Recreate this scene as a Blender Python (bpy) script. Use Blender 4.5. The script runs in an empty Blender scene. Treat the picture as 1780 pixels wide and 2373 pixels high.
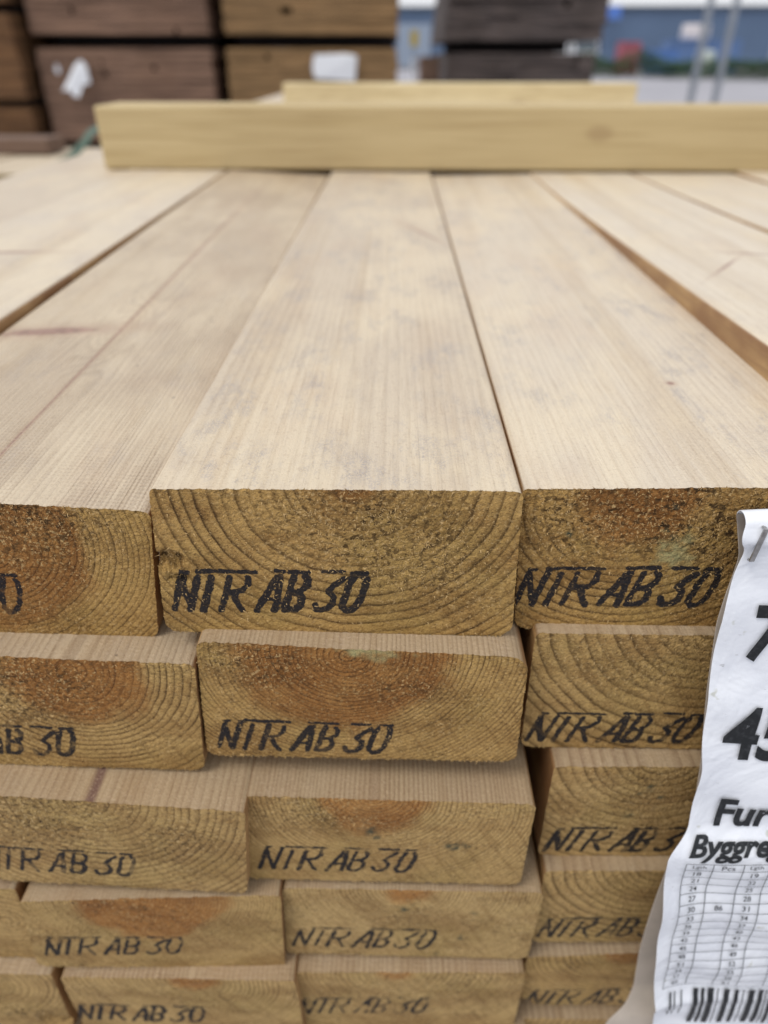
import bpy, bmesh, math, random
import numpy as np
from mathutils import Matrix, Vector
R = math.radians
scene = bpy.context.scene
C = scene.collection

# ---------------------------------------------------------------- camera
cd = bpy.data.cameras.new('camera')
cam = bpy.data.objects.new('camera', cd); C.objects.link(cam)
cr = Vector((0.99987143, 0.0160338, 0.00020357)); cu = Vector((-0.00892285, 0.54579279, 0.83787267)); cf = Vector((-0.01332317, 0.83776676, -0.54586569))
m = Matrix((cr, cu, -cf)).transposed().to_4x4(); m.translation = (0.01346, -0.13526, 0.08256)
cam.matrix_world = m
cd.sensor_fit = 'VERTICAL'; cd.sensor_height = 36.0; cd.sensor_width = 27.0; cd.lens = 36 * 1614.66 / 2373
cd.clip_start = 0.01; cd.clip_end = 2000
cd.dof.use_dof = True; cd.dof.focus_distance = 0.166; cd.dof.aperture_fstop = 8.8
scene.camera = cam
# ---------------------------------------------------------------- world and sun (overcast)
SUN_EL, SUN_AZ = R(60), R(232)          # thin-cloud sun, high, behind the camera to the left
w = bpy.data.worlds.new('World'); scene.world = w; w.use_nodes = True
nt = w.node_tree; bgn = nt.nodes['Background']
sky = nt.nodes.new('ShaderNodeTexSky'); sky.sky_type = 'NISHITA'; sky.sun_disc = False
sky.sun_elevation = SUN_EL; sky.sun_rotation = SUN_AZ; sky.air_density = 1.0; sky.dust_density = 4.0; sky.ozone_density = 1.0
mixn = nt.nodes.new('ShaderNodeMix'); mixn.data_type = 'RGBA'; mixn.inputs[0].default_value = 0.8
mixn.inputs[7].default_value = (9.2, 9.3, 9.7, 1)
nt.links.new(sky.outputs[0], mixn.inputs[6]); nt.links.new(mixn.outputs[2], bgn.inputs['Color'])
bgn.inputs['Strength'].default_value = 0.095
sl = bpy.data.lights.new('sun', 'SUN'); sl.energy = 1.2; sl.angle = R(22); sl.color = (1, 0.96, 0.9)
sun = bpy.data.objects.new('sun', sl); C.objects.link(sun)
d = Vector((math.sin(SUN_AZ) * math.cos(SUN_EL), math.cos(SUN_AZ) * math.cos(SUN_EL), math.sin(SUN_EL)))
sun.rotation_euler = (-d).to_track_quat('-Z', 'Y').to_euler(); sun.location = d * 30
vs = scene.view_settings; vs.view_transform = 'Standard'; vs.look = 'None'; vs.exposure = 0.2; vs.gamma = 1.0
scene.render.engine = 'CYCLES'

# ---------------------------------------------------------------- helpers
rng = random.Random(7)
def tag(o, label=None, cat=None, group=None, kind=None):
    if label: o['label'] = label
    if cat: o['category'] = cat
    if group: o['group'] = group
    if kind: o['kind'] = kind
    return o
def empty(name, loc, rz=0.0):
    o = bpy.data.objects.new(name, None); C.objects.link(o); o.location = loc; o.rotation_euler = (0, 0, rz); o.empty_display_size = 0.1
    return o
def mesh_obj(name, verts, faces, mats, parent=None, smooth=False, midx=None):
    me = bpy.data.meshes.new(name); me.from_pydata([tuple(v) for v in verts], [], faces)
    for mt in (mats if isinstance(mats, (list, tuple)) else [mats]): me.materials.append(mt)
    if midx is not None: me.polygons.foreach_set('material_index', midx)
    if smooth: me.polygons.foreach_set('use_smooth', [True] * len(me.polygons))
    me.update()
    o = bpy.data.objects.new(name, me); C.objects.link(o)
    if parent: o.parent = parent
    return o
class MB:
    def __init__(s): s.v = []; s.f = []
    def box(s, x0, x1, y0, y1, z0, z1, rot=None, org=None):
        n = len(s.v)
        p = [(x, y, z) for z in (z0, z1) for (x, y) in ((x0, y0), (x1, y0), (x1, y1), (x0, y1))]
        if rot is not None:
            o = Vector(org); p = [tuple(rot @ (Vector(q) - o) + o) for q in p]
        s.v += p
        s.f += [tuple(n + i for i in q) for q in ((3, 2, 1, 0), (4, 5, 6, 7), (0, 1, 5, 4), (1, 2, 6, 5), (2, 3, 7, 6), (3, 0, 4, 7))]
        return s
    def tube(s, pts, r, k=10):
        pts = [Vector(p) for p in pts]; n0 = len(s.v)
        for i, p in enumerate(pts):
            t = (pts[min(i + 1, len(pts) - 1)] - pts[max(i - 1, 0)]).normalized()
            a = t.orthogonal().normalized() if abs(t.z) > .9 else t.cross(Vector((0, 0, 1))).normalized()
            b = t.cross(a); rr = r[i] if isinstance(r, (list, tuple)) else r
            for j in range(k):
                an = 2 * math.pi * j / k; s.v.append(tuple(p + a * rr * math.cos(an) + b * rr * math.sin(an)))
        for i in range(len(pts) - 1):
            for j in range(k):
                a0 = n0 + i * k; s.f.append((a0 + j, a0 + (j + 1) % k, a0 + k + (j + 1) % k, a0 + k + j))
        s.f.append(tuple(n0 + j for j in reversed(range(k)))); s.f.append(tuple(n0 + (len(pts) - 1) * k + j for j in range(k)))
        return s
    def prism(s, prof, x0, x1):
        n = len(s.v); k = len(prof)
        s.v += [(x0, y, z) for y, z in prof] + [(x1, y, z) for y, z in prof]
        s.f += [tuple(n + i for i in reversed(range(k))), tuple(n + k + i for i in range(k))]
        s.f += [(n + i, n + (i + 1) % k, n + k + (i + 1) % k, n + k + i) for i in range(k)]
        return s
    def build(s, name, mat, parent=None, bevel=0.0, smooth=False):
        o = mesh_obj(name, s.v, s.f, mat, parent, smooth)
        if bevel:
            b = o.modifiers.new('bevel', 'BEVEL'); b.width = bevel; b.segments = 2; b.limit_method = 'ANGLE'
        return o

# ---- shader helpers
class SN:
    def __init__(s, name):
        s.m = bpy.data.materials.new(name); s.m.use_nodes = True; s.t = s.m.node_tree; s.b = s.t.nodes['Principled BSDF']; s.N = s.t.nodes; s.L = s.t.links
    def put(s, val, sock):
        if isinstance(val, bpy.types.NodeSocket): s.L.new(val, sock)
        elif isinstance(val, (tuple, list)): sock.default_value = (*val, 1) if len(val) == 3 and sock.type == 'RGBA' else val
        else: sock.default_value = val
    def math(s, op, a, b=None, c=None, clamp=False):
        n = s.N.new('ShaderNodeMath'); n.operation = op; n.use_clamp = clamp
        s.put(a, n.inputs[0])
        if b is not None: s.put(b, n.inputs[1])
        if c is not None: s.put(c, n.inputs[2])
        return n.outputs[0]
    def mix(s, f, a, b, mode='MIX'):
        n = s.N.new('ShaderNodeMix'); n.data_type = 'RGBA'; n.blend_type = mode; n.clamp_factor = True
        s.put(f, n.inputs[0]); s.put(a, n.inputs[6]); s.put(b, n.inputs[7]); return n.outputs[2]
    def attr(s, name, typ='GEOMETRY'):
        n = s.N.new('ShaderNodeAttribute'); n.attribute_type = typ; n.attribute_name = name; return n.outputs['Fac']
    def coord(s, scale=(1, 1, 1), kind='Object', loc=None):
        n = s.N.new('ShaderNodeTexCoord'); mp = s.N.new('ShaderNodeMapping'); mp.inputs['Scale'].default_value = scale
        s.L.new(n.outputs[kind], mp.inputs[0])
        if loc is not None: s.put(loc, mp.inputs['Location'])
        return mp.outputs[0]
    def noise(s, vec, scale, detail=3, rough=0.55, dist=0.0):
        n = s.N.new('ShaderNodeTexNoise'); s.L.new(vec, n.inputs['Vector']); n.inputs['Scale'].default_value = scale
        n.inputs['Detail'].default_value = detail; n.inputs['Roughness'].default_value = rough; n.inputs['Distortion'].default_value = dist
        return n.outputs['Fac']
    def voro(s, vec, scale, out='Distance', feat='F1'):
        n = s.N.new('ShaderNodeTexVoronoi'); n.feature = feat; s.L.new(vec, n.inputs['Vector']); n.inputs['Scale'].default_value = scale
        return n.outputs[out]
    def ramp(s, f, stops, interp='LINEAR'):
        n = s.N.new('ShaderNodeValToRGB'); n.color_ramp.interpolation = interp; e = n.color_ramp.elements
        while len(e) < len(stops): e.new(0.5)
        for q, (p, c) in zip(e, stops): q.position = p; q.color = (*c, 1) if isinstance(c, (tuple, list)) else (c, c, c, 1)
        s.put(f, n.inputs[0]); return n.outputs['Color']
    def smooth(s, v, lo, hi, a=0.0, b=1.0):
        n = s.N.new('ShaderNodeMapRange'); n.interpolation_type = 'SMOOTHSTEP'; n.clamp = True
        s.put(v, n.inputs[0])
        for i, q in enumerate((lo, hi, a, b)): s.put(q, n.inputs[1 + i])
        return n.outputs[0]
    def bump(s, h, dist, strength=1.0):
        n = s.N.new('ShaderNodeBump'); s.L.new(h, n.inputs['Height']); n.inputs['Distance'].default_value = dist; n.inputs['Strength'].default_value = strength
        s.L.new(n.outputs[0], s.b.inputs['Normal'])
    def objrand(s):
        n = s.N.new('ShaderNodeObjectInfo'); return n.outputs['Random']
    def comb(s, x, y, z):
        n = s.N.new('ShaderNodeCombineXYZ')
        for q, i in zip((x, y, z), range(3)): s.put(q, n.inputs[i])
        return n.outputs[0]
    def fin(s, col, rough, spec=0.3):
        s.put(col, s.b.inputs['Base Color']); s.put(rough, s.b.inputs['Roughness']); s.b.inputs['Specular IOR Level'].default_value = spec
        return s.m

# ---- sawn end grain
def end_grain_material():
    s = SN('end_grain'); rd = s.objrand(); off = s.comb(s.math('MULTIPLY', rd, 3.1), s.math('MULTIPLY', rd, 7.7), s.math('MULTIPLY', rd, 5.3))
    co = s.coord(loc=off)
    ph = s.attr('phase'); rr = s.attr('rr'); ink = s.attr('ink'); stain = s.attr('stain'); bleach = s.attr('bleach'); torn = s.attr('torn'); tone = s.attr('tone', 'OBJECT'); heart = s.attr('heart', 'OBJECT'); speck = s.attr('speck')
    n1 = s.noise(co, 420, 3); n2 = s.noise(co, 1050, 3, .62); n3 = s.noise(co, 60, 3); n4 = s.noise(co, 1900, 2, .6)
    ph2 = s.math('ADD', ph, s.math('MULTIPLY', s.math('SUBTRACT', n1, .5), .15))
    fr = s.math('FRACT', ph2)
    late = s.ramp(fr, [(0, 1), (.05, .25), (.2, .03), (.5, .1), (.76, .42), (.92, 1), (1, 1)])
    ringid = s.noise(s.comb(s.math('MULTIPLY', s.math('FLOOR', ph2), 7.31), rd, 0), 1.0, 0)
    late = s.math('MULTIPLY', late, s.smooth(ringid, .25, .7, .5, 1.0))
    late = s.math('MULTIPLY', late, s.smooth(n3, .3, .62, .6, 1.0))
    late = s.math('MULTIPLY', late, s.math('SUBTRACT', 1, s.math('MULTIPLY', torn, .45)))
    early = s.mix(tone, (.48, .288, .088), (.575, .405, .18))
    latec = s.mix(tone, (.07, .034, .009), (.18, .105, .033))
    col = s.mix(late, early, latec)
    # heartwood
    hn = s.math('ADD', rr, s.math('MULTIPLY', s.math('SUBTRACT', n3, .5), 18))
    hm = s.smooth(s.math('SUBTRACT', hn, heart), -4, 2.5, 1, 0)
    col = s.mix(s.math('MULTIPLY', hm, s.smooth(n3, .2, .6, .65, 1)), col, s.mix(late, s.mix(tone, (.30, .135, .034), (.50, .235, .064)), s.mix(tone, (.085, .030, .007), (.19, .07, .016))))
    # greenish impregnation, blotchy, outside the heart
    col = s.mix(s.math('MULTIPLY', s.math('SUBTRACT', 1, hm), s.math('MULTIPLY', s.smooth(s.noise(co, 34, 2), .45, .68), .28)), col, s.mix(late, (.34, .245, .068), (.11, .075, .018)))
    zz = s.smooth(s.noise(s.coord((1, 1, 2.2), loc=off), 45, 4, .6), .40, .66, 0, .6); col = s.mix(zz, col, s.mix(1, col, (.55, .46, .38), 'MULTIPLY'))
    # pores, torn fibre shadows and bright fibre ends
    col = s.mix(s.smooth(n2, .52, .70, .0, .55), col, s.mix(1, col, (.34, .27, .2), 'MULTIPLY'))
    so = s.N.new('ShaderNodeSeparateXYZ'); s.L.new(co, so.inputs[0])
    sv = s.comb(s.math('ADD', so.outputs[0], s.math('MULTIPLY', so.outputs[2], .55)), 0, s.math('MULTIPLY', s.math('SUBTRACT', so.outputs[2], s.math('MULTIPLY', so.outputs[0], .55)), .05))
    col = s.mix(s.smooth(s.noise(sv, 520, 3, .6), .5, .68, 0, .42), col, s.mix(1, col, (.5, .42, .34), 'MULTIPLY'))      # saw streaks
    ck = s.math('MULTIPLY', s.smooth(s.math('ABSOLUTE', s.math('SUBTRACT', s.noise(co, 120, 2, .5, 1.2), .5)), .0, .010, 1, 0), s.smooth(n3, .5, .62, 0, .7)); col = s.mix(ck, col, (.05, .025, .008))
    fib = s.math('MAXIMUM', s.smooth(n4, .57, .72, 0, .36), s.math('MULTIPLY', s.smooth(s.noise(co, 1150, 2, .5), .58, .68), s.math('ADD', .25, s.math('MULTIPLY', torn, .9))))
    col = s.mix(fib, col, s.mix(tone, (.60, .40, .17), (.68, .50, .25)))
    col = s.mix(s.math('MULTIPLY', s.smooth(s.noise(co, 620, 3), .53, .62), s.math('MULTIPLY', torn, 1.0)), col, (.06, .032, .010))
    col = s.mix(s.math('MULTIPLY', speck, .7), col, (.74, .52, .25))
    col = s.mix(bleach, col, (.42, .40, .19))
    col = s.mix(s.math('MULTIPLY', stain, s.smooth(n1, .3, .55)), col, (.035, .05, .035))
    # stamped ink
    ed = s.math('ADD', ink, s.math('ADD', s.math('MULTIPLY', s.math('SUBTRACT', n1, .5), 1.1), s.math('MULTIPLY', s.math('SUBTRACT', n2, .5), .9)))
    im = s.smooth(ed, -.05, .16, 1, 0)
    holes = s.math('MULTIPLY', s.smooth(n4, .6, .72, 1, .6), s.smooth(s.noise(co, 200, 3), .34, .46, s.attr('inkmin', 'OBJECT'), .97))
    holes = s.math('MULTIPLY', holes, s.smooth(late, .3, .9, 1, .8))
    im = s.math('MULTIPLY', im, holes)
    col = s.mix(im, col, (.010, .011, .016))
    h = s.math('ADD', s.math('MULTIPLY', n2, .9), s.math('ADD', s.math('MULTIPLY', late, .16), s.math('MULTIPLY', n4, .4)))
    h = s.math('ADD', h, s.math('MULTIPLY', s.noise(co, 700, 3), s.math('ADD', .5, s.math('MULTIPLY', torn, 2.4))))
    s.bump(h, .0009, 1.0)
    return s.fin(col, .78, .25)
# ---- planed / resawn weathered faces of the same boards
def side_grain_material():
    s = SN('board_face'); rd = s.objrand(); off = s.comb(s.math('MULTIPLY', rd, 3.1), s.math('MULTIPLY', rd, 7.7), s.math('MULTIPLY', rd, 5.3))
    co = s.coord(loc=off); cl = s.coord((1, .05, 1), loc=off); cm = s.coord((1, .4, 1), loc=off); raw = s.coord()
    ph = s.attr('phase'); rr = s.attr('rr'); rib = s.attr('ribs', 'OBJECT'); hard = s.attr('hardpith', 'OBJECT'); mould = s.attr('mould', 'OBJECT'); grey = s.attr('grey', 'OBJECT')
    nl = s.noise(cl, 260, 3); nf = s.noise(cl, 1100, 3, .6); nb = s.noise(cm, 26, 4, .6); nm = s.noise(cm, 190, 5, .7); ng = s.noise(co, 1500, 2, .6); ns = s.noise(s.coord((1, .02, 1), loc=off), 70, 4, .65)
    ph2 = s.math('ADD', ph, s.math('MULTIPLY', s.math('SUBTRACT', nl, .5), .6)); fr = s.math('FRACT', ph2)
    late = s.ramp(fr, [(0, .6), (.1, .1), (.45, .08), (.8, .65), (.95, 1), (1, .6)])
    late = s.math('MULTIPLY', late, s.smooth(nb, .3, .65, .35, 1))
    fresh = s.mix(late, (.43, .32, .195), (.26, .172, .096))
    aged = s.mix(late, (.71, .63, .505), (.645, .555, .43))
    col = s.mix(grey, fresh, aged)
    col = s.mix(s.math('MULTIPLY', s.smooth(nb, .44, .62, 0, .55), s.smooth(grey, 0, .5)), col, (.73, .62, .44))               # yellower patches
    col = s.mix(s.smooth(s.noise(cm, 40, 3), .5, .68, 0, .35), col, s.mix(1, col, (.9, .83, .80), 'MULTIPLY'))               # pinkish patches
    col = s.mix(s.smooth(ns, .5, .66, 0, .5), col, s.mix(1, col, (.80, .73, .64), 'MULTIPLY'))                                  # long grain streaks
    # blue-grey sap stain: fine specks clustered along the grain
    mk = s.math('MULTIPLY', s.smooth(s.noise(s.coord((1, .5, 1), loc=off), 62, 4, .65), .42, .68), s.smooth(nm, .42, .60))
    mk = s.math('MULTIPLY', s.math('MULTIPLY', mk, mould), s.smooth(ng, .42, .58, .12, 1))
    col = s.mix(s.math('MULTIPLY', mk, .72), col, (.25, .235, .255))
    dots = s.math('MULTIPLY', s.smooth(s.voro(co, 150), .05, .10, 1, 0), s.smooth(s.noise(co, 60, 2), .56, .66))
    col = s.mix(s.math('MULTIPLY', dots, .7), col, (.12, .09, .07))
    # pith streak where the heart comes to the face
    col = s.mix(s.math('MULTIPLY', s.smooth(s.math('ADD', rr, s.math('MULTIPLY', nl, 2.0)), 1.6, 3.2, 1, 0), hard), col, (.17, .095, .07))
    # knots and bark streaks set per board: centre, half sizes in metres
    sp = s.N.new('ShaderNodeSeparateXYZ'); s.L.new(raw, sp.inputs[0])
    for k in 'ab':
        va = s.N.new('ShaderNodeAttribute'); va.attribute_type = 'OBJECT'; va.attribute_name = 'mark_' + k; q = s.N.new('ShaderNodeSeparateXYZ'); s.L.new(va.outputs['Vector'], q.inputs[0]); ry = s.attr('mark_%s_len' % k, 'OBJECT'); sk = s.attr('mark_%s_skew' % k, 'OBJECT')
        dx = s.math('SUBTRACT', sp.outputs[0], q.outputs[0]); dy = s.math('SUBTRACT', s.math('SUBTRACT', sp.outputs[1], q.outputs[1]), s.math('MULTIPLY', dx, sk))
        dd = s.math('SQRT', s.math('ADD', s.math('POWER', s.math('DIVIDE', dx, s.math('MAXIMUM', q.outputs[2], 1e-5)), 2), s.math('POWER', s.math('DIVIDE', dy, s.math('MAXIMUM', ry, 1e-5)), 2)))
        dd = s.math('ADD', dd, s.math('MULTIPLY', s.math('SUBTRACT', s.noise(co, 320, 3), .5), .8))
        col = s.mix(s.smooth(dd, .9, 2.6, .35, 0), col, (.40, .255, .17)); col = s.mix(s.smooth(dd, .45, 1.1, .8, 0), col, s.mix(s.smooth(s.math('FRACT', s.math('MULTIPLY', dd, 3.5)), .2, .8), (.33, .165, .13), (.20, .105, .08)))
    col = s.mix(s.smooth(nf, .5, .72, 0, .32), col, s.mix(1, col, (.70, .63, .56), 'MULTIPLY'))
    col = s.mix(s.smooth(ng, .52, .68, 0, .3), col, s.mix(grey, (.62, .47, .31), (.84, .74, .57)))
    col = s.mix(s.smooth(s.noise(co, 1000, 2), .55, .7, 0, .3), col, s.mix(1, col, (.62, .55, .5), 'MULTIPLY'))
    # resawn ribs: fine saw kerfs across and along
    sep = s.N.new('ShaderNodeSeparateXYZ'); s.L.new(co, sep.inputs[0])
    wx = s.math('SINE', s.math('ADD', s.math('MULTIPLY', sep.outputs[0], 2 * math.pi / .0011), s.math('MULTIPLY', nl, 7)))
    wy = s.math('SINE', s.math('ADD', s.math('MULTIPLY', sep.outputs[1], 2 * math.pi / .0016), s.math('MULTIPLY', s.noise(co, 90, 2), 9)))
    ribs = s.math('MULTIPLY', s.math('ADD', wx, s.math('MULTIPLY', wy, .7)), s.math('MULTIPLY', rib, s.smooth(s.noise(cm, 70, 3), .35, .6, .25, 1)))
    col = s.mix(s.smooth(ribs, -.9, -.1, .38, 0), col, s.mix(1, col, (.62, .54, .48), 'MULTIPLY'))
    tn = s.N.new('ShaderNodeTexCoord'); sn = s.N.new('ShaderNodeSeparateXYZ'); s.L.new(tn.outputs['Normal'], sn.inputs[0])
    eg = s.smooth(s.math('ABSOLUTE', sn.outputs[0]), .55, .9)                              # narrow edges: fresher, orange-brown
    col = s.mix(eg, col, s.mix(s.math('MAXIMUM', late, s.smooth(nb, .4, .6)), (.44, .27, .115), (.25, .125, .05)))
    h = s.math('ADD', s.math('MULTIPLY', nf, .8), s.math('ADD', s.math('MULTIPLY', ng, .7), s.math('ADD', s.math('MULTIPLY', ribs, .22), s.math('MULTIPLY', late, .25))))
    s.bump(h, .0003, 1.0)
    return s.fin(col, .46, .6)
def plain_wood(name, a, b, scale=8, stretch=(1, 1, 1), rough=.7, knots=True, bumpd=.0008, dist=.4):
    s = SN(name); rd = s.objrand(); off = s.comb(s.math('MULTIPLY', rd, 13.1), s.math('MULTIPLY', rd, 7.7), s.math('MULTIPLY', rd, 5.3))
    co = s.coord(stretch, loc=off); n = s.noise(co, scale, 4, .6, dist); n2 = s.noise(co, scale * 9, 3, .6); n3 = s.noise(s.coord(loc=off), 3.1, 2)
    col = s.mix(s.smooth(n, .3, .7), a, b)
    col = s.mix(s.smooth(n2, .4, .75, 0, .4), col, s.mix(1, col, (.6, .52, .42), 'MULTIPLY'))
    col = s.mix(s.smooth(n3, .35, .7, 0, .45), col, s.mix(1, col, (.8, .76, .7), 'MULTIPLY'))
    if knots:
        k = s.smooth(s.voro(s.coord((.55, 1, 1), loc=off), 13), .05, .12, 1, 0); col = s.mix(s.math('MULTIPLY', k, .3), col, (.20, .10, .045))
    s.bump(n2, bumpd, .6)
    return s.fin(col, rough, .3)
def plain(name, col, rough=.6, spec=.4, metal=0.0, var=.15, scale=4.0, bumpd=0.0):
    s = SN(name); co = s.coord(); n = s.noise(co, scale, 4, .6)
    c = s.mix(s.smooth(n, .3, .75, 0, 1), col, tuple(q * (1 - var) for q in col))
    s.b.inputs['Metallic'].default_value = metal
    if bumpd: s.bump(s.noise(co, scale * 12, 3), bumpd, .6)
    return s.fin(c, rough, spec)
M_END = end_grain_material(); M_SIDE = side_grain_material()
M_PLANK = plain_wood('fresh_yellow_pine', (.60, .485, .275), (.53, .415, .22), 22, (.06, 1, 1.6), dist=.1)
M_PLANK2 = plain_wood('pale_yellow_pine', (.80, .69, .44), (.70, .58, .34), 14, (.22, 1, 1.6))
M_PALE = plain_wood('pale_pine', (.62, .53, .40), (.5, .41, .29), 9, (1, .15, 1))
M_PALE_END = plain_wood('pale_pine_end', (.33, .25, .115), (.24, .17, .07), 30, knots=False)
M_BROWN = plain_wood('brown_treated_end', (.31, .19, .13), (.12, .072, .05), 9, (.3, .4, 7.5), .85, False)
M_GOLD = plain_wood('golden_treated_end', (.36, .222, .105), (.15, .092, .042), 9, (.3, .4, 7.5), .85, False)
M_RUST = plain_wood('russet_treated_end', (.26, .135, .06), (.095, .05, .024), 9, (.3, .4, 7.5), .85, False)
M_GREYW = plain_wood('weathered_grey_wood', (.155, .125, .115), (.04, .034, .034), 8, (.3, .4, 7.5), .9, False)
M_BEARER = plain_wood('bearer_wood', (.27, .18, .135), (.18, .12, .09), 9, (.2, 1, 1), .85, False)
M_DARKGAP = plain('dark_bearer', (.025, .02, .02), .9)
M_WHITEP = plain('white_plastic', (.80, .82, .85), .5, .4, var=.06, scale=20)
M_STEEL = plain('staple_steel', (.42, .41, .40), .38, .5, .85, .35, 900)
M_STRAP = plain('green_strap', (.10, .16, .12), .5, .4)
M_TEAL = plain('teal_paint', (.06, .17, .18), .6)

# ---------------------------------------------------------------- ground and far setting
GZ = -1.10
def ground_material():
    s = SN('yard_surface'); co = s.coord(kind='Object'); n = s.noise(co, .25, 5, .6); n2 = s.noise(co, 30, 3)
    col = s.mix(s.smooth(n, .35, .65), (.34, .335, .365), (.40, .395, .425)); col = s.mix(s.smooth(n2, .4, .7, 0, .3), col, (.22, .215, .225))
    s.bump(n2, .004, .5); return s.fin(col, .7, .3)
g = mesh_obj('ground', [(-600, -300, GZ), (600, -300, GZ), (600, 900, GZ), (-600, 900, GZ)], [(0, 1, 2, 3)], ground_material()); tag(g, kind='structure')

# warehouse with vertical cladding ribs, roof edge, doors
mw = plain('warehouse_cladding', (.125, .185, .29), .6, .3, var=.12, scale=.15)
wh = empty('warehouse', (20, 100, GZ), R(-2)); tag(wh, 'long blue-grey clad warehouse across the yard behind the weeds', 'building')
b = MB()
b.box(-60, 70, 0, 22, 0, 5.9)
for i in range(130): b.box(-60 + i, -59.72 + i, -.06, -.002, .3, 5.8)
b.build('wall', mw, wh)
MB().box(-60.3, 70.3, -.35, 22.3, 5.92, 6.25).build('roof', plain('roof_edge', (.09, .115, .15), .6), wh)
b = MB(); b.box(-60, 70, -.12, -.07, 0, .3).build('plinth', plain('concrete_plinth', (.32, .32, .33), .8), wh)
for i, x in enumerate((-34, -20, 24, 46)):
    MB().box(x, x + 4, -.2, -.065, .32, 4.6).build('loading_door', plain('door_grey_%d' % i, (.3, .36, .45), .5), wh)
M_SIGNB = plain('blue_sign', (.10, .22, .62), .4)
# things parked in front of the warehouse
def truck(x, y, rz):
    t = empty('box_lorry', (x, y, GZ), rz); tag(t, 'white box lorry parked in front of the blue-grey warehouse', 'lorry')
    wm = plain('lorry_white', (.74, .76, .78), .4, .5); dk = plain('lorry_dark', (.03, .03, .035), .5); gl = plain('lorry_glass', (.05, .07, .09), .1, .8)
    MB().box(-1.25, 1.25, 1.9, 7.2, 1.0, 3.75).build('cargo_box', wm, t, .05)
    MB().prism([(0, .55), (1.7, .55), (1.7, 2.75), (.55, 2.75), (.05, 1.7)], -1.1, 1.1).build('cab', wm, t, .06)
    MB().prism([(.03, 1.72), (.5, 2.6), (.47, 2.62), (.0, 1.74)], -.95, .95).build('windscreen', gl, t)
    MB().box(-.9, .9, -.04, .03, .9, 1.35).build('grille', dk, t)
    MB().box(-1.1, 1.1, -.1, .02, .5, .72).build('bumper', dk, t)
    MB().box(-.5, .5, 1.75, 7.1, .7, .98).build('chassis', dk, t)
    for sx in (-1, 1):
        MB().box(sx * .78 - .17, sx * .78 + .17, -.06, .0, 1.38, 1.55).build('headlight', gl, t, .02)
        MB().box(sx * 1.25 - .08, sx * 1.25 + .08, .3, .5, 1.7, 2.3).build('mirror', dk, t, .02)
        for yy in (1.0, 5.6):
            MB().tube([(sx * .82, yy, .46), (sx * 1.1, yy, .46)], .46, 20).build('wheel', dk, t)
    return t
truck(15.6, 69, R(10))
def container(x, y, rz, L, Hh, W, col, name, label, z=0.0):
    t = empty(name, (x, y, GZ + z), rz); tag(t, label, 'container')
    mt = plain(name + '_paint_%d' % (x * 10), col, .5, .4, var=.2, scale=1.2)
    b = MB(); b.box(0, L, 0, W, .12, Hh - .1)
    n = int(L / .28)
    for i in range(n): b.box((i + .25) * L / n, (i + .75) * L / n, -.05, -.003, .2, Hh - .18)
    b.build('corrugated_wall', mt, t)
    for z0, z1 in ((0, .16), (Hh - .14, Hh)): MB().box(-.03, L + .03, -.09, W + .05, z0, z1).build('rail', mt, t)
    for xx in (-.05, L - .13): MB().box(xx, xx + .18, -.10, .02, .165, Hh - .145).build('corner_post', mt, t)
    return t
container(18.3, 68.5, R(-3), 1.5, 2.3, 2, (.42, .12, .15), 'tool_container', 'small red steel container beside the white lorry')
container(20.3, 67, R(-4), 2.1, 1.75, 1.8, (.10, .21, .5), 'storage_box', 'bright blue steel box behind the two grey posts')
container(23.2, 72, R(-4), 6, 2.5, 2.4, (.13, .22, .42), 'shipping_container', 'long dark blue shipping container carrying a white load')
container(11.6, 78, R(2), 3.2, 3.6, 2.4, (.20, .30, .5), 'shipping_container', 'pale blue tall container next to the dark weathered timber pack')
# wrapped bales on the blue container, pallets
def bale(x, y, z, sx, sy, sz, col, label):
    bm = bmesh.new(); bmesh.ops.create_cube(bm, size=1); bmesh.ops.subdivide_edges(bm, edges=bm.edges[:], cuts=5, use_grid_fill=True)
    rg = random.Random(int(x * 100))
    for v in bm.verts:
        p = v.co.copy(); k = 1 - .12 * (p.x * p.x * p.y * p.y * 16 + p.z * p.z * (p.x * p.x + p.y * p.y) * 4) ; v.co = Vector((p.x * sx * k, p.y * sy * k, p.z * sz * (1 - .1 * (p.x * p.x + p.y * p.y)))) + Vector((rg.uniform(-.03, .03), rg.uniform(-.03, .03), rg.uniform(-.02, .02)))
    me = bpy.data.meshes.new('wrapped_bale'); bm.to_mesh(me); bm.free(); me.materials.append(plain('bale_wrap_%d' % (x * 10), col, .35, .5))
    for p in me.polygons: p.use_smooth = True
    o = bpy.data.objects.new('wrapped_bale', me); C.objects.link(o); o.location = (x, y, z + sz / 2); tag(o, label, 'bale'); return o
bale(25.6, 73.0, GZ + 2.5, 2.2, 1.8, 1.1, (.75, .70, .70), 'pinkish white wrapped bale on top of the blue shipping container')
bale(24.3, 66.0, GZ, 1.3, 1.2, 1.7, (.5, .56, .52), 'pale wrapped bale standing in front of the blue shipping container')
sg = empty('wall_sign', (24.2, 98.6, GZ + 4.95)); tag(sg, 'blue sign board fixed high on the warehouse wall', 'sign')
MB().box(-1.5, 1.5, 0, .12, 0, 1.25).build('panel', M_SIGNB, sg); MB().box(-1.6, 1.6, .02, .16, -.1, -.003).build('frame_rail', mw, sg)

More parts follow.
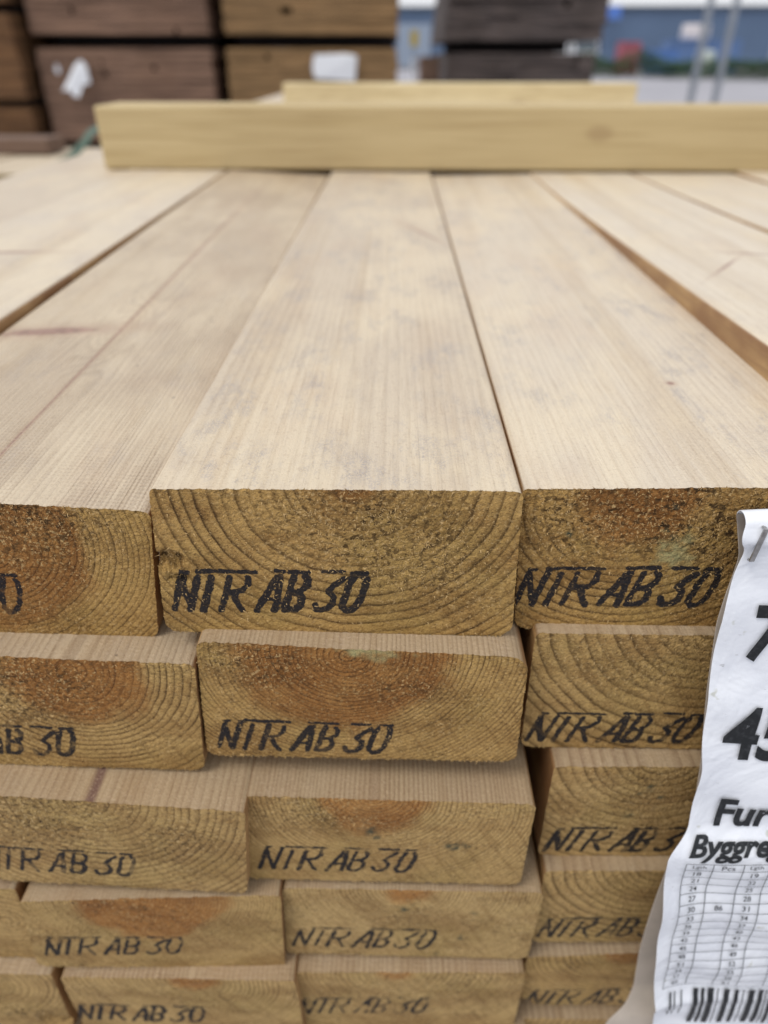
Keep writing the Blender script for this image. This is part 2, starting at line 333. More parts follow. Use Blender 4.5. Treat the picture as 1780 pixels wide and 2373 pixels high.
# weeds along the yard edge
def weeds():
    rg = np.random.default_rng(4); V = []; F = []
    A = np.array([6.0, 72.0]); Bp = np.array([30.0, 44.0]); n = 26000
    for i in range(n):
        t = rg.random(); p = A + (Bp - A) * t; q = rg.normal(0, .55)
        nx = np.array([28, 24]) / math.hypot(28, 24); c = p + nx * q
        hh = (1.0 + .8 * (math.sin(t * 43) * .5 + .5) * (math.sin(t * 17 + 1) * .5 + .6)) * max(.2, 1 - q * q * .35)
        z = GZ + rg.random() ** .8 * hh; a = rg.random() * 6.28; s = .10 + .14 * rg.random(); tl = rg.uniform(-.6, .9)
        ux, uy = math.cos(a), math.sin(a); k = len(V)
        dx = np.array([ux, uy, tl]) * s; sx = np.array([-uy, ux, 0]) * s * .32; o = np.array([c[0], c[1], z])
        V += [o - dx * .1, o + dx * .5 + sx, o + dx, o + dx * .5 - sx]; F.append((k, k + 1, k + 2, k + 3))
    s = SN('weed_leaf'); n_ = s.noise(s.coord(), 1.4, 3); col = s.mix(n_, (.035, .085, .03), (.09, .16, .055))
    return mesh_obj('weeds', V, F, s.fin(col, .6))
tag(weeds(), 'strip of green weeds along the far edge of the yard', 'weeds', kind='stuff')

# galvanised posts
mp = plain('galvanised_steel', (.30, .33, .37), .55, .4, .2)
for (x, lab) in ((4.03, 'thin galvanised post in the yard, the one toward the dark timber pack'), (4.36, 'thin galvanised post in the yard, the one away from the dark timber pack')):
    t = empty('steel_post', (x, 11, GZ)); tag(t, lab, 'post', 'pair of galvanised posts')
    MB().tube([(0, 0, .03), (0, 0, 3.6)], .046, 14).build('pole', mp, t, smooth=False)
    MB().box(-.11, .11, -.11, .11, 0, .03).build('base_plate', mp, t)
    MB().tube([(0, 0, 3.602), (0, 0, 3.63)], .052, 14).build('cap', mp, t)
t = empty('marker_post', (.245, 11.5, GZ)); tag(t, 'white marker post with small yellow plate between the timber packs', 'post')
MB().tube([(0, 0, 0), (0, 0, 1.18)], .035, 12).build('pole', M_WHITEP, t); MB().box(-.05, .05, -.05, -.037, 1.32, 1.5).build('plate', plain('yellow_plate', (.6, .45, .06), .5), t); MB().box(-.012, .012, -.036, .01, 1.0, 1.5).build('bracket', mp, t)

# ---------------------------------------------------------------- background timber packs
def pack(x0, x1, y0, L, z0, z1, mat, name, label, rows, cols, seed, lean=0.0, jit=.004, bearers=True, group='timber packs across the yard'):
    rg = random.Random(seed); t = empty(name, ((x0 + x1) / 2, y0, z0)); tag(t, label, 'timber pack', group)
    b = MB(); w_ = x1 - x0; h_ = z1 - z0
    for r in range(rows):
        zz0 = r * h_ / rows; zz1 = (r + 1) * h_ / rows - .0015; sx = lean * (zz0 + zz1) / 2 + rg.uniform(-.006, .006)
        cuts = [0.0] + sorted(rg.uniform(.1, .9) for _ in range(rg.choice((1, 2, 3)))) + [1.0]
        for c0, c1 in zip(cuts[:-1], cuts[1:]):
            if c1 - c0 < .04: continue
            a = -w_ / 2 + c0 * w_ + .0005; e = -w_ / 2 + c1 * w_ - .001 + rg.uniform(-.008, .008) * (c1 == 1.0); yo = rg.uniform(-jit, jit)
            b.box(a + sx, e + sx, yo, L + yo, zz0 + rg.uniform(0, .001), zz1)
    p = b.build('plank_layers', mat, t); p['kind'] = 'stuff'
    if bearers:
        for yy in (.25, L / 2, L - .35): MB().box(-w_ / 2 + .03, w_ / 2 - .03, yy, yy + .09, -.055, -.002).build('bearer', M_DARKGAP, t)
    return t
BH = .048
def tiers(x0, x1, y0, L, mats, names_labels, zs, seed, **k):
    for i, ((z0, z1), (nm, lb)) in enumerate(zip(zs, names_labels)):
        pack(x0, x1, y0, L, z0, z1, mats[i], nm, lb, 17, 7, seed + i, **k)
ZS = [(GZ + .048, -.43), (-.372, .135), (.205, .78)]
tiers(-2.225, -1.135, 5.0, 3.0, [M_BROWN] * 3, [('timber_pack', 'brown timber pack at the bottom, under the one with a torn white flag'), ('timber_pack', 'brown timber pack with a torn white plastic flag on its ends'), ('timber_pack', 'top brown timber pack above the one with a torn white flag')], ZS, 11)
tiers(-1.045, .015, 5.02, 3.0, [M_GOLD] * 3, [('timber_pack', 'golden brown timber pack at the bottom, under the one with a white card'), ('timber_pack', 'golden brown timber pack with a square white card on its ends'), ('timber_pack', 'top golden brown timber pack above the one with a white card')], ZS, 21)
tiers(-3.38, -2.30, 4.9, 3.0, [M_RUST] * 4, [('timber_pack', 'russet timber pack at the bottom beside the brown packs'), ('timber_pack', 'low russet timber pack one layer up beside the brown packs'), ('timber_pack', 'middle russet timber pack beside the brown packs'), ('timber_pack', 'top russet timber pack beside the brown packs')],
      [(GZ + .048, -.418), (-.370, -.178), (-.135, .31), (.358, .8)], 31)
# weathered leaning pack to the right, on a lower one
pack(.46, 1.98, 8.0, 3.2, .225, 1.0, M_GREYW, 'timber_pack', 'dark weathered timber pack leaning over a gap, upper of its stack', 12, 9, 51, lean=.10, jit=.03, bearers=False)
for xx, yy, wv in ((.62, 8.35, 1.1), (.62, 9.5, 1.2), (.62, 10.7, 1.2)):
    o = MB().box(xx, xx + wv, yy, yy + .1, .126, .222).build('bearer', M_DARKGAP); tag(o, ('short dark bearer timber under the leading end of the weathered pack', 'dark bearer timber under the middle of the weathered pack', 'dark bearer timber under the far end of the weathered pack')[int(yy) - 8], 'bearer', 'bearers in the weathered stack')
pack(.50, 1.93, 8.0, 3.2, GZ + .048, .122, M_GREYW, 'timber_pack', 'dark weathered timber pack carrying the leaning one on bearers', 16, 9, 57, jit=.04)
o = pack(.29, .52, 9.6, 1.2, GZ + .048, .10, M_BEARER, 'offcut_stack', 'narrow stack of pinkish brown offcuts beside the weathered timber pack', 12, 2, 61, group=None); o['category'] = 'offcuts'
# flags / cards stapled to the packs
def flag(name, label, pts, y, mat, curl=.02):
    V = []; n = len(pts)
    for (x, z) in pts: V.append((x, y + curl * math.sin(z * 60 + x * 35), z))
    for (x, z) in pts: V.append((x, y + .002 + curl * math.sin(z * 60 + x * 35), z))
    F = [tuple(range(n)), tuple(reversed(range(n, 2 * n)))] + [(i, i + n, (i + 1) % n + n, (i + 1) % n) for i in range(n)]
    o = mesh_obj(name, V, F, mat); return tag(o, label, 'tag')
flag('plastic_flag', 'torn white plastic flag hanging from brown timber pack ends', [(-2.09, -.09), (-2.03, -.02), (-1.98, .05), (-1.93, .075), (-1.90, .04), (-1.90, -.05), (-1.95, -.06), (-1.985, -.125), (-2.02, -.12), (-2.04, -.085)], 4.945, M_WHITEP)
flag('plastic_flag', 'small scrap of white plastic left on brown timber pack ends', [(-2.125, .02), (-2.10, .055), (-2.085, .02), (-2.105, -.005)], 4.975, M_WHITEP, .005)
flag('pack_card', 'square white card stapled to the golden brown timber pack', [(-.515, .03), (-.50, -.025), (-.25, -.04), (-.235, .095), (-.3, .105), (-.5, .10)], 4.985, M_WHITEP, .006)

# ---------------------------------------------------------------- neighbouring pale pack on the left
def pale_pack():
    t = empty('timber_pack', (-1.0, .90, GZ + .05)); tag(t, 'pale timber pack one board lower beside the stamped stack, teal paint on its corner', 'timber pack')
    top = -.048 - (GZ + .05); h = top / 22
    def planks(rows):
        V = []; F = []; I = []
        for r in rows:
            for c in range(9):
                x0 = -.5625 + c * .1205; b = MB().box(x0, x0 + .118, rng.uniform(-.006, .006), .33 + rng.uniform(-.01, .01), r * h, (r + 1) * h - .002); n = len(V)
                V += b.v; F += [tuple(i + n for i in f) for f in b.f]; I += [0, 0, 1, 0, 1, 0]
        return V, F, I
    for c in range(9):
        x0 = -.5625 + c * .1205; b = MB().box(x0, x0 + .118, rng.uniform(-.004, .004), .33, 21 * h, 22 * h - rng.uniform(0, .002))
        mesh_obj('plank', b.v, b.f, [M_PALE, M_PALE_END], t, midx=[0, 0, 1, 0, 1, 0])
    V, F, I = planks(range(21)); p = mesh_obj('lower_planks', V, F, [M_PALE, M_PALE_END], t, midx=I); p['kind'] = 'stuff'
    for yy in (.03, .2): MB().box(-.5, .45, yy, yy + .09, -.048, -.002).build('bearer', M_DARKGAP, t)
    b = MB(); b.tube([(.505, -.006, top - .006), (.519, -.0065, top - .007), (.5235, .0, top - .006), (.5235, .018, top - .005)], [.004, .006, .006, .003], 10).build('paint_mark', M_TEAL, t, smooth=True)
pale_pack()
o = MB().box(-1.6, -.545, 1.11, 1.18, -.0475, -.0255).build('bearer', M_BEARER, bevel=.002); tag(o, 'brown bearer timber lying across the pale timber pack', 'bearer')
# loose green strap end
def strap():
    pts = [(-.415, 1.10, -.001), (-.424, 1.04, -.0005), (-.429, 1.0, -.008), (-.436, .99, -.019), (-.447, .985, -.029), (-.458, .975, -.040), (-.472, .965, -.0475), (-.485, .99, -.0475)]
    V = []; F = []; n = len(pts)
    for k, p in enumerate(pts):
        q = Vector(p); t_ = (Vector(pts[min(k + 1, n - 1)]) - Vector(pts[max(0, k - 1)])).normalized(); sd = t_.cross(Vector((0, -1, .3))).normalized() * .0055; nn = t_.cross(sd).normalized() * .0004
        V += [q - sd - nn, q + sd - nn, q + sd + nn, q - sd + nn]
    for k in range(n - 1):
        for j in range(4): F.append((4 * k + j, 4 * k + (j + 1) % 4, 4 * k + 4 + (j + 1) % 4, 4 * k + 4 + j))
    F += [(3, 2, 1, 0), (4 * n - 4, 4 * n - 3, 4 * n - 2, 4 * n - 1)]
    tag(mesh_obj('loose_strap', V, F, M_STRAP), 'loose green packing strap curling up beside the cross plank', 'strap')
strap()
# ---------------------------------------------------------------- stamped boards
_tab = np.random.default_rng(3).random((64, 64, 64))
def vnoise(x, y, z=0.0):
    x = np.asarray(x, float); y = np.asarray(y, float); z = np.asarray(z, float) + x * 0
    xi = np.floor(x).astype(int); yi = np.floor(y).astype(int); zi = np.floor(z).astype(int)
    fx = x - xi; fy = y - yi; fz = z - zi
    fx = fx * fx * (3 - 2 * fx); fy = fy * fy * (3 - 2 * fy); fz = fz * fz * (3 - 2 * fz)
    g = lambda a, b, c: _tab[(xi + a) % 64, (yi + b) % 64, (zi + c) % 64]
    l = lambda a, b, t: a + (b - a) * t
    return l(l(l(g(0, 0, 0), g(1, 0, 0), fx), l(g(0, 1, 0), g(1, 1, 0), fx), fy), l(l(g(0, 0, 1), g(1, 0, 1), fx), l(g(0, 1, 1), g(1, 1, 1), fx), fy), fz)
def fbm(x, y, z=0.0, o=3):
    s = 0; a = .5
    for i in range(o): s = s + a * (vnoise(x * 2 ** i + i * 7.3, y * 2 ** i + i * 3.1, np.asarray(z) * 2 ** i) - .5); a *= .5
    return s
# stroke lettering NTR AB 30 (slanted, top bars detached as printed)
def ell(cx, cz, rx, rz, n=14): return [(cx + rx * math.cos(2 * math.pi * i / n), cz + rz * math.sin(2 * math.pi * i / n)) for i in range(n + 1)]
STROKES = [
    [(0, 0), (0, .86)], [(-.02, .97), (.14, .97)], [(.02, .84), (.22, .42), (.45, 0), (.47, .05)], [(.47, 0), (.5, .86)], [(.44, .97), (.56, .97)],
    [(.83, 0), (.86, .84)], [(.62, 1.0), (1.95, .985)],
    [(1.31, 0), (1.33, .86)], [(1.84, .84), (1.88, .66), (1.74, .5), (1.34, .45)], [(1.55, .45), (1.7, .22), (1.9, 0)],
    [(2.3, 0), (2.45, .42), (2.62, .86), (2.7, .86)], [(2.8, 0), (2.78, .4), (2.68, .86)], [(2.4, .28), (2.78, .28)], [(2.56, 1.0), (2.78, 1.0)],
    [(3.03, .02), (3.05, .86)], [(3.05, .02), (3.34, .02), (3.46, .14), (3.46, .34), (3.32, .47), (3.06, .47)], [(3.32, .47), (3.47, .6), (3.46, .78), (3.36, .86)], [(2.9, 1.0), (3.4, .99)],
    [(3.85, .17), (3.93, .04), (4.08, 0), (4.24, .05), (4.34, .2), (4.3, .38), (4.1, .5), (4.2, .62), (4.42, .84)], [(3.78, 1.0), (4.38, .99)],
    [(4.63, .3), (4.66, .1), (4.8, .0), (4.98, .03), (5.08, .22), (5.1, .6), (5.06, .82), (4.98, .88)], [(4.63, .3), (4.62, .66), (4.68, .86)], [(4.62, .98), (5.0, .98)],
]
def ink_sdf(X, Z, ox, oz, sx=9.2, sz=12.0, shear=3.3, half=.72, seed=0):
    D = np.full(X.shape, 9.0); rg = random.Random(seed); sx *= rg.uniform(.985, 1.015); sz *= rg.uniform(.95, 1.05); shear *= rg.uniform(.85, 1.15)
    m = (X > ox - 4) & (X < ox + 56) & (Z > oz - 4) & (Z < oz + 17)
    if not m.any(): return D
    x = X[m]; z = Z[m]; dd = np.full(x.shape, 9.0)
    for st in STROKES:
        hw = half * rg.uniform(1.0, 1.38); jx, jz = rg.uniform(-.25, .25), rg.uniform(-.2, .2)
        if len(st) == 2 and abs(st[0][1] - st[1][1]) < .05: hw *= .72
        P = [(ox + a * sx + c * shear + jx, oz + c * sz + jz) for a, c in st]
        for (x0, z0), (x1, z1) in zip(P[:-1], P[1:]):
            L2 = (x1 - x0) ** 2 + (z1 - z0) ** 2 + 1e-9; tt = np.clip(((x - x0) * (x1 - x0) + (z - z0) * (z1 - z0)) / L2, 0, 1)
            dd = np.minimum(dd, np.hypot(x - x0 - tt * (x1 - x0), z - z0 - tt * (z1 - z0)) - hw)
    D[m] = dd; return D
BW, BHT = 85.67, 45.0
def make_board(name, label, x, y, z, yaw=0, roll=0, co=((0, 0),) * 4, pith=(0, 24), ring=2.0, heart=0, text=None, tone=.4, rad=(1.5, 1.5, 3, 3), lift=0, torn=(), chips=(), stains=(), bleach=(), seed=0,
               nu=130, nv=70, L=3.0, ribs=.4, mould=.8, grey=.7, hardpith=0.0, inkmin=.5, fringe=1.0, slivers=350, group=None, knots=(), marks=()):
    """co: mm offsets of corners TL TR BR BL; all local measures in mm, x right, z up from the middle of the end."""
    rg = np.random.default_rng(seed + 100)
    TL, TR, BR, BL = [np.array([sx * BW / 2 + c[0], sz * BHT / 2 + c[1]]) for (sx, sz), c in zip(((-1, 1), (1, 1), (1, -1), (-1, -1)), co)]
    u = np.linspace(0, 1, nu + 1); u = u + .06 * np.sin(2 * np.pi * u) * -1 / 2
    v = np.linspace(0, 1, nv + 1); v = .5 - .5 * np.sign(1 - 2 * v) * np.abs(1 - 2 * v) ** .8 if False else v
    v = np.concatenate([[0, .004, .010, .018, .028, .042], np.linspace(.06, .94, nv - 11), [.958, .972, .982, .99, .996, 1]])
    nvv = len(v)
    U, Vv = np.meshgrid(u, v)            # Vv: 0 bottom .. 1 top
    hl = Vv * BHT; hr = (1 - Vv) * BHT
    def inset(r_t, r_b):
        o = np.zeros_like(Vv)
        if r_t: dz = np.clip(r_t - hr, 0, r_t); o = o + r_t - np.sqrt(np.maximum(r_t ** 2 - dz ** 2, 0))
        if r_b: dz = np.clip(r_b - hl, 0, r_b); o = o + r_b - np.sqrt(np.maximum(r_b ** 2 - dz ** 2, 0))
        return o
    iL = inset(rad[0], rad[3]); iR = inset(rad[1], rad[2])
    xl = BL[0] + (TL[0] - BL[0]) * Vv + iL; xr = BR[0] + (TR[0] - BR[0]) * Vv - iR
    X = xl + (xr - xl) * U
    fx = (X + BW / 2) / BW
    zb = BL[1] + (BR[1] - BL[1]) * fx; zt = TL[1] + (TR[1] - TL[1]) * fx
    Z = zb + (zt - zb) * Vv
    # ragged outline
    eb = np.minimum(np.minimum(U, 1 - U) * BW, np.minimum(Vv, 1 - Vv) * BHT)
    fall = np.exp(-eb / 1.2)
    X0, Z0 = X.copy(), Z.copy()
    X = X + fall * .55 * fringe * fbm(X0 * .9, Z0 * .9, seed * 3.1, 3); Z = Z + fall * .6 * fringe * fbm(X0 * .8 + 31, Z0 * .8, seed * 3.7, 3)
    # ring field
    def rings(Xa, Za, Ya):
        wx = 5.0 * fbm(Xa * .03 + seed, Za * .03, Ya * .004 + seed * 1.7, 2) + 1.0 * fbm(Xa * .16, Za * .16, Ya * .012 + seed, 2)
        wz = 5.0 * fbm(Xa * .03 + 9 + seed, Za * .03, Ya * .004 + seed * 2.1, 2) + 1.0 * fbm(Xa * .16 + 5, Za * .16, Ya * .012 + seed, 2)
        dr = 9 * fbm(Ya * .0022 + seed * 1.3, 0 * Ya + .5, 0.0, 2)
        rr = np.hypot(Xa - pith[0] + wx + dr, (Za - pith[1] + wz) * 1.0)
        for (kx, ky, kr) in knots:
            dk = np.hypot(Xa - kx, (Ya - ky) * .35); rr = rr + kr * 1.6 * np.exp(-(dk / kr) ** 2)
        ph = rr / ring + 1.6 * fbm(rr / (ring * 3.1) + seed * 5.1, 0 * rr + .3, 0.0, 2)
        return ph, rr
    # torn field and relief of the sawn end
    T = .35 * np.clip(fbm(X * .06 + seed * 1.9, Z * .09, seed, 2) * 4 + .3, 0, 1)
    for (tx, tz, tr, ta) in torn: T = np.maximum(T, ta * np.exp(-(((X - tx) ** 2 + ((Z - tz) * 1.6) ** 2) / tr ** 2) ** 1.5) * (0.55 + 1.2 * np.clip(fbm(X * .12, Z * .12, seed + 4, 2) + .3, 0, 1)))
    T = np.clip(T, 0, 1)
    ph, rr = rings(X, Z, 0 * X)
    fr = ph - np.floor(ph)
    Y = .30 * fbm(X * .1, Z * .1, seed, 2) + (.08 * (fr ** 4) - .03) * (1 - T * .6)
    Y = Y + T * 2.2 * np.abs(fbm(X * .55 + .25 * Z, Z * .7, seed + 2, 3)) + .25 * fbm(X * 1.1, Z * 1.1, seed + 5, 2)
    sw = fbm((X + Z * .6) * .5, (X * .6 - Z) * .03, seed + 7, 2); Y = Y + .22 * sw              # saw streaks
    Y = Y + .5 * fall * np.abs(fbm(X * .7, Z * .7, seed + 8, 2)) * 2
    for (cx, cz, crx, crz, dep) in chips:
        k = np.clip(1.15 - ((X - cx) / crx) ** 2 - ((Z - cz) / crz) ** 2 + .9 * fbm(X * .5, Z * .5, seed + 9, 3), 0, 1); k = k * k * (3 - 2 * k)
        Y = Y + dep * k * (1 + .6 * fbm(X * .9, Z * .25, seed + 3, 2)); T = np.clip(T + .8 * k, 0, 1)
    Y = Y + X * math.tan(R(yaw))
    ST = np.zeros_like(X); BLc = np.zeros_like(X)
    for (a, c, r_) in stains: ST = np.maximum(ST, np.clip(1.25 - np.hypot(X - a, Z - c) / r_ + 1.6 * fbm(X * .8, Z * .8, seed + 11, 3), 0, 1))
    for (a, c, rx, rz_) in bleach: BLc = np.maximum(BLc, .75 * np.clip(1.2 - np.hypot((X - a) / rx, (Z - c) / rz_) + 1.8 * fbm(X * .5, Z * .5, seed + 12, 3), 0, 1))
    INK = ink_sdf(X, Z, text[0] - BW / 2, text[1] - BHT / 2, half=text[2] if len(text) > 2 else .66, seed=seed, sx=9.2 * (text[3] if len(text) > 3 else 1)) if text else np.full(X.shape, 9.0)
    n0 = X.size; nu1 = nu + 1
    verts = [np.stack([X.ravel(), Y.ravel(), Z.ravel()], -1)]
    PH = [ph.ravel()]; RR = [rr.ravel()]; IN = [INK.ravel()]; SS = [ST.ravel()]; BB = [BLc.ravel()]; TT = [T.ravel()]; SP = [np.zeros(n0)]
    idx = np.arange(n0).reshape(nvv, nu1)
    f = np.stack([idx[:-1, :-1], idx[:-1, 1:], idx[1:, 1:], idx[1:, :-1]], -1).reshape(-1, 4)
    faces = [f]; mid = [np.zeros(len(f), int)]
    # perimeter (counter-clockwise seen from the camera) carried back along the length
    per = np.concatenate([idx[0, :-1], idx[:-1, -1], idx[-1, :0:-1], idx[:0:-1, 0]])
    px, pz, py = X0.ravel()[per], Z0.ravel()[per], Y.ravel()[per]
    ys = [.7, 2.0, 5, 12, 25, 45, 75, 115, 165, 230, 310, 400, 500, 620, 800, 1100, 1600, 2300, L * 1000] if L > 1 else [.7, 2, 5, 12, 25, 45, 75, 115, 165, 230, 310, 400, L * 1000]
    prev = per; base = n0
    for k, yy in enumerate(ys):
        kk = math.exp(-yy / 1.0)
        xx = px + (X.ravel()[per] - px) * kk; zz = pz + (Z.ravel()[per] - pz) * kk
        lf = lift * (max(0, 1 - yy / 520.0) ** 1.5 - 1) if lift else 0.0
        ya = yy + px * math.tan(R(yaw)) * math.exp(-yy / 60.0) + (py - px * math.tan(R(yaw))) * kk
        p_, r_ = rings(px, pz, np.full(px.shape, yy))
        verts.append(np.stack([xx, ya, zz + lf], -1)); PH.append(p_); RR.append(r_)
        z_ = np.zeros(len(px)); IN.append(z_ + 9); SS.append(z_); BB.append(z_); TT.append(z_); SP.append(z_)
        cur = np.arange(base, base + len(px)); base += len(px)
        f = np.stack([np.roll(prev, -1), prev, cur, np.roll(cur, -1)], -1); faces.append(f); mid.append(np.full(len(f), 0 if k == 0 and False else 1))
        prev = cur
    capface = tuple(int(i) for i in prev[::-1])
    # loose fibres: slivers standing off the sawn face and a fringe along its lower edge
    fv = []; ff = []; fp = []; fr_ = []; fs = []
    fl = np.concatenate([rg.integers(0, n0, int(slivers * .35)), rg.choice(n0, int(slivers * .65), p=(T.ravel() ** 2 + 1e-4) / (T.ravel() ** 2 + 1e-4).sum())])
    for i in fl:
        o = np.array([X.ravel()[i], Y.ravel()[i], Z.ravel()[i]]); a = rg.uniform(0, 6.28); ln = rg.uniform(.3, 1.0) * (1.5 if rg.random() < .1 else 1); wd = rg.uniform(.06, .2)
        d_ = np.array([math.cos(a), -rg.uniform(.05, .55), math.sin(a)]) * ln; sd = np.array([-math.sin(a), 0, math.cos(a)]) * wd
        k = base + len(fv); fv += [o - sd, o + sd, o + d_]; ff.append((k, k + 1, k + 2)); fp += [PH[0][i]] * 3; fr_ += [RR[0][i]] * 3; fs += [rg.uniform(.2, 1)] * 3
    for j in range(int(260 * fringe)):
        i = idx[0, rg.integers(0, nu1)] if rg.random() < .7 else idx[-1, rg.integers(0, nu1)]
        o = np.array([X.ravel()[i], Y.ravel()[i] + .1, Z.ravel()[i]]); sg = -1 if i < nu1 else 1
        d_ = np.array([rg.uniform(-.5, .5), -rg.uniform(0, .4), sg * rg.uniform(.15, .75 if sg < 0 else .35)]); wd = rg.uniform(.05, .18)
        k = base + len(fv); fv += [o - [wd, 0, 0], o + [wd, 0, 0], o + d_]; ff.append((k, k + 1, k + 2)); fp += [PH[0][i]] * 3; fr_ += [RR[0][i]] * 3; fs += [rg.uniform(0, .7)] * 3
    if fv:
        verts.append(np.array(fv)); PH.append(np.array(fp)); RR.append(np.array(fr_)); SP.append(np.array(fs)); z_ = np.zeros(len(fv)); IN.append(z_ + 9); SS.append(z_); BB.append(z_); TT.append(z_)
    allv = np.concatenate(verts) / 1000.0
    fl_ = [tuple(q) for q in np.concatenate(faces).tolist()] + [capface] + ff
    mi = np.concatenate(mid).tolist() + [1] + [0] * len(ff)
    me = bpy.data.meshes.new(name); me.from_pydata(allv.tolist(), [], fl_); me.materials.append(M_END); me.materials.append(M_SIDE)
    me.polygons.foreach_set('material_index', mi); me.polygons.foreach_set('use_smooth', [True] * (len(fl_) - len(ff) - 1) + [False] * (len(ff) + 1))
    for nm, arr in (('phase', PH), ('rr', RR), ('ink', IN), ('stain', SS), ('bleach', BB), ('torn', TT), ('speck', SP)):
        a = me.attributes.new(nm, 'FLOAT', 'POINT'); a.data.foreach_set('value', np.concatenate(arr).astype(np.float32))
    # sharp corner between sawn end and planed faces
    es = set()
    pl = per.tolist(); pset = {(min(a, b_), max(a, b_)) for a, b_ in zip(pl, pl[1:] + pl[:1])}
    sh = me.attributes.new('sharp_edge', 'BOOLEAN', 'EDGE'); ev = np.zeros(len(me.edges) * 2, int); me.edges.foreach_get('vertices', ev); ev = ev.reshape(-1, 2)
    sh.data.foreach_set('value', [(min(a, b_), max(a, b_)) in pset for a, b_ in ev.tolist()])
    me.update()
    o = bpy.data.objects.new(name, me); C.objects.link(o)
    o.location = (x, y, z); o.rotation_euler = (0, R(roll), 0)
    for k, val in (('tone', tone), ('heart', float(heart)), ('ribs', ribs), ('mould', mould), ('grey', grey), ('hardpith', hardpith), ('inkmin', inkmin)): o[k] = float(val)
    for k, mk in zip('ab', list(marks) + [(9, 9, .001, .001, 0)] * 2):      # x, y (m, from the middle of the end), half width, half length, skew
        o['mark_' + k] = [float(mk[0]), float(mk[1]), float(mk[2])]; o['mark_%s_len' % k] = float(mk[3]); o['mark_%s_skew' % k] = float(mk[4])
    return tag(o, label, 'board', group)
def co_px(e, sx, sz):       # measured corner corrections
    return [(-a / sx, b_ / sz) if (a or b_) else (0, 0) for a, b_ in e]
def rz(row, dz): return -.0225 - row * .0455 + dz
S1, S2, S3, S4, S5 = (9.6, 7.2), (8.6, 5.6), (7.7, 4.3), (7.0, 3.4), (6.4, 2.9)
GRP = 'stamped boards in the stack'
HI = dict(nu=190, nv=104)
# --- top layer
make_board('timber_board', 'top layer board with splintered notch in its stamped end, wide rings', 0, 0, rz(0, 0), .96, .54, co_px([(-3, 1), (0, 2), (-21, 7), (25, 11)], *S1), (5.4, 25), 2.9, 6, (.9, 9.3, .74), .16,
           rad=(1.6, 1.8, 4.2, 3.6), torn=[(8, 12, 26, .9), (20, 2, 20, .6)], chips=[(-41, 2, 4.0, 3.6, 3.2), (-39.5, -3.2, 3.2, 1.6, 1.6)], seed=1, ribs=.15, mould=1.0, grey=.55, inkmin=.95, slivers=2200, marks=[(.029, .278, .011, .0022, -2.4)], **HI)
make_board('timber_board', 'top layer board with dark brown heart, sloping end, last digit of stamp', -.0901, .0033, rz(0, -.0052), .29, 2.14, co_px([(0, 0), (-17, -11), (20, 9), (0, 0)], *S1), (3, 10), 1.45, 27, (.6, 10, .62), .12,
           rad=(2, 2.2, 4.5, 3), torn=[(12, 16, 24, .9), (30, -18, 10, .4)], seed=2, ribs=1.0, mould=.35, grey=.35, hardpith=.55, lift=-5.2, slivers=1400, knots=[(-2, 120, 7)], marks=[(-.026, .114, .020, .0048, .33), (-.0015, .22, .00045, .34, 0)], **HI)
make_board('timber_board', 'top layer board with rough torn end carrying the white plastic tag', .0880, .0057, rz(0, -.0016), -.58, -.95, co_px([(8, -4), (0, 0), (0, 0), (-9, 4)], *S1), (-12, 20), 2.5, 15, (.3, 9.0, .68, 1.05), .08,
           rad=(1.4, 2, 3, 3.2), torn=[(-25, 14, 24, 1), (0, 16, 26, 1), (10, 6, 24, .8)], bleach=[(-4.5, 4, 4.5, 6)], stains=[(-31, 9, .9), (-7, 17, 1.0)], seed=3, ribs=.1, mould=.9, grey=.75, inkmin=.9, slivers=2200, marks=[(.0111, .0625, .0013, .0013, 0)], **HI)
make_board('timber_board', 'top layer board raised above its neighbour, orange edge showing', .1713, .006, rz(0, .0105), 0, 0, pith=(0, -30), ring=2.6, heart=0, tone=.3, lift=10.5, seed=4, mould=.4, grey=.9, ribs=.1, marks=[(.008, .205, .013, .0014, -.3), (-.012, .178, .011, .0014, 1.4)])
make_board('timber_board', 'top layer board beyond the raised one, reaching past the tag', .2588, .003, rz(0, .0135), 0, 0, pith=(-8, -20), ring=2.4, tone=.3, lift=13.5, seed=5, mould=.4, grey=.9, ribs=.1, marks=[(-.02, .29, .005, .01, 0)])
make_board('timber_board', 'top layer board two beyond the raised one', .3455, .0, rz(0, .002), 0, 0, pith=(8, 20), ring=2.4, tone=.3, seed=6, mould=.5, grey=.9, ribs=.1, nu=40, nv=30)
make_board('timber_board', 'top layer board three beyond the raised one', .432, .004, rz(0, .001), 0, 0, pith=(2, 25), ring=2.0, tone=.3, seed=16, mould=.5, grey=.9, ribs=.1, nu=40, nv=30)
make_board('timber_board', 'top layer pale board second from the open edge of the stack', -.1768, .002, rz(0, .0012), 0, .3, pith=(20, 27), ring=2.3, tone=.3, seed=7, mould=.5, grey=.8, ribs=.3, marks=[(-.004, .222, .02, .002, .1)])
make_board('timber_board', 'top layer pinkish board along the open edge of the stack', -.2627, .004, rz(0, .001), 0, .2, pith=(-10, 25), ring=2.6, tone=.3, seed=8, mould=.3, grey=.6, ribs=.2)
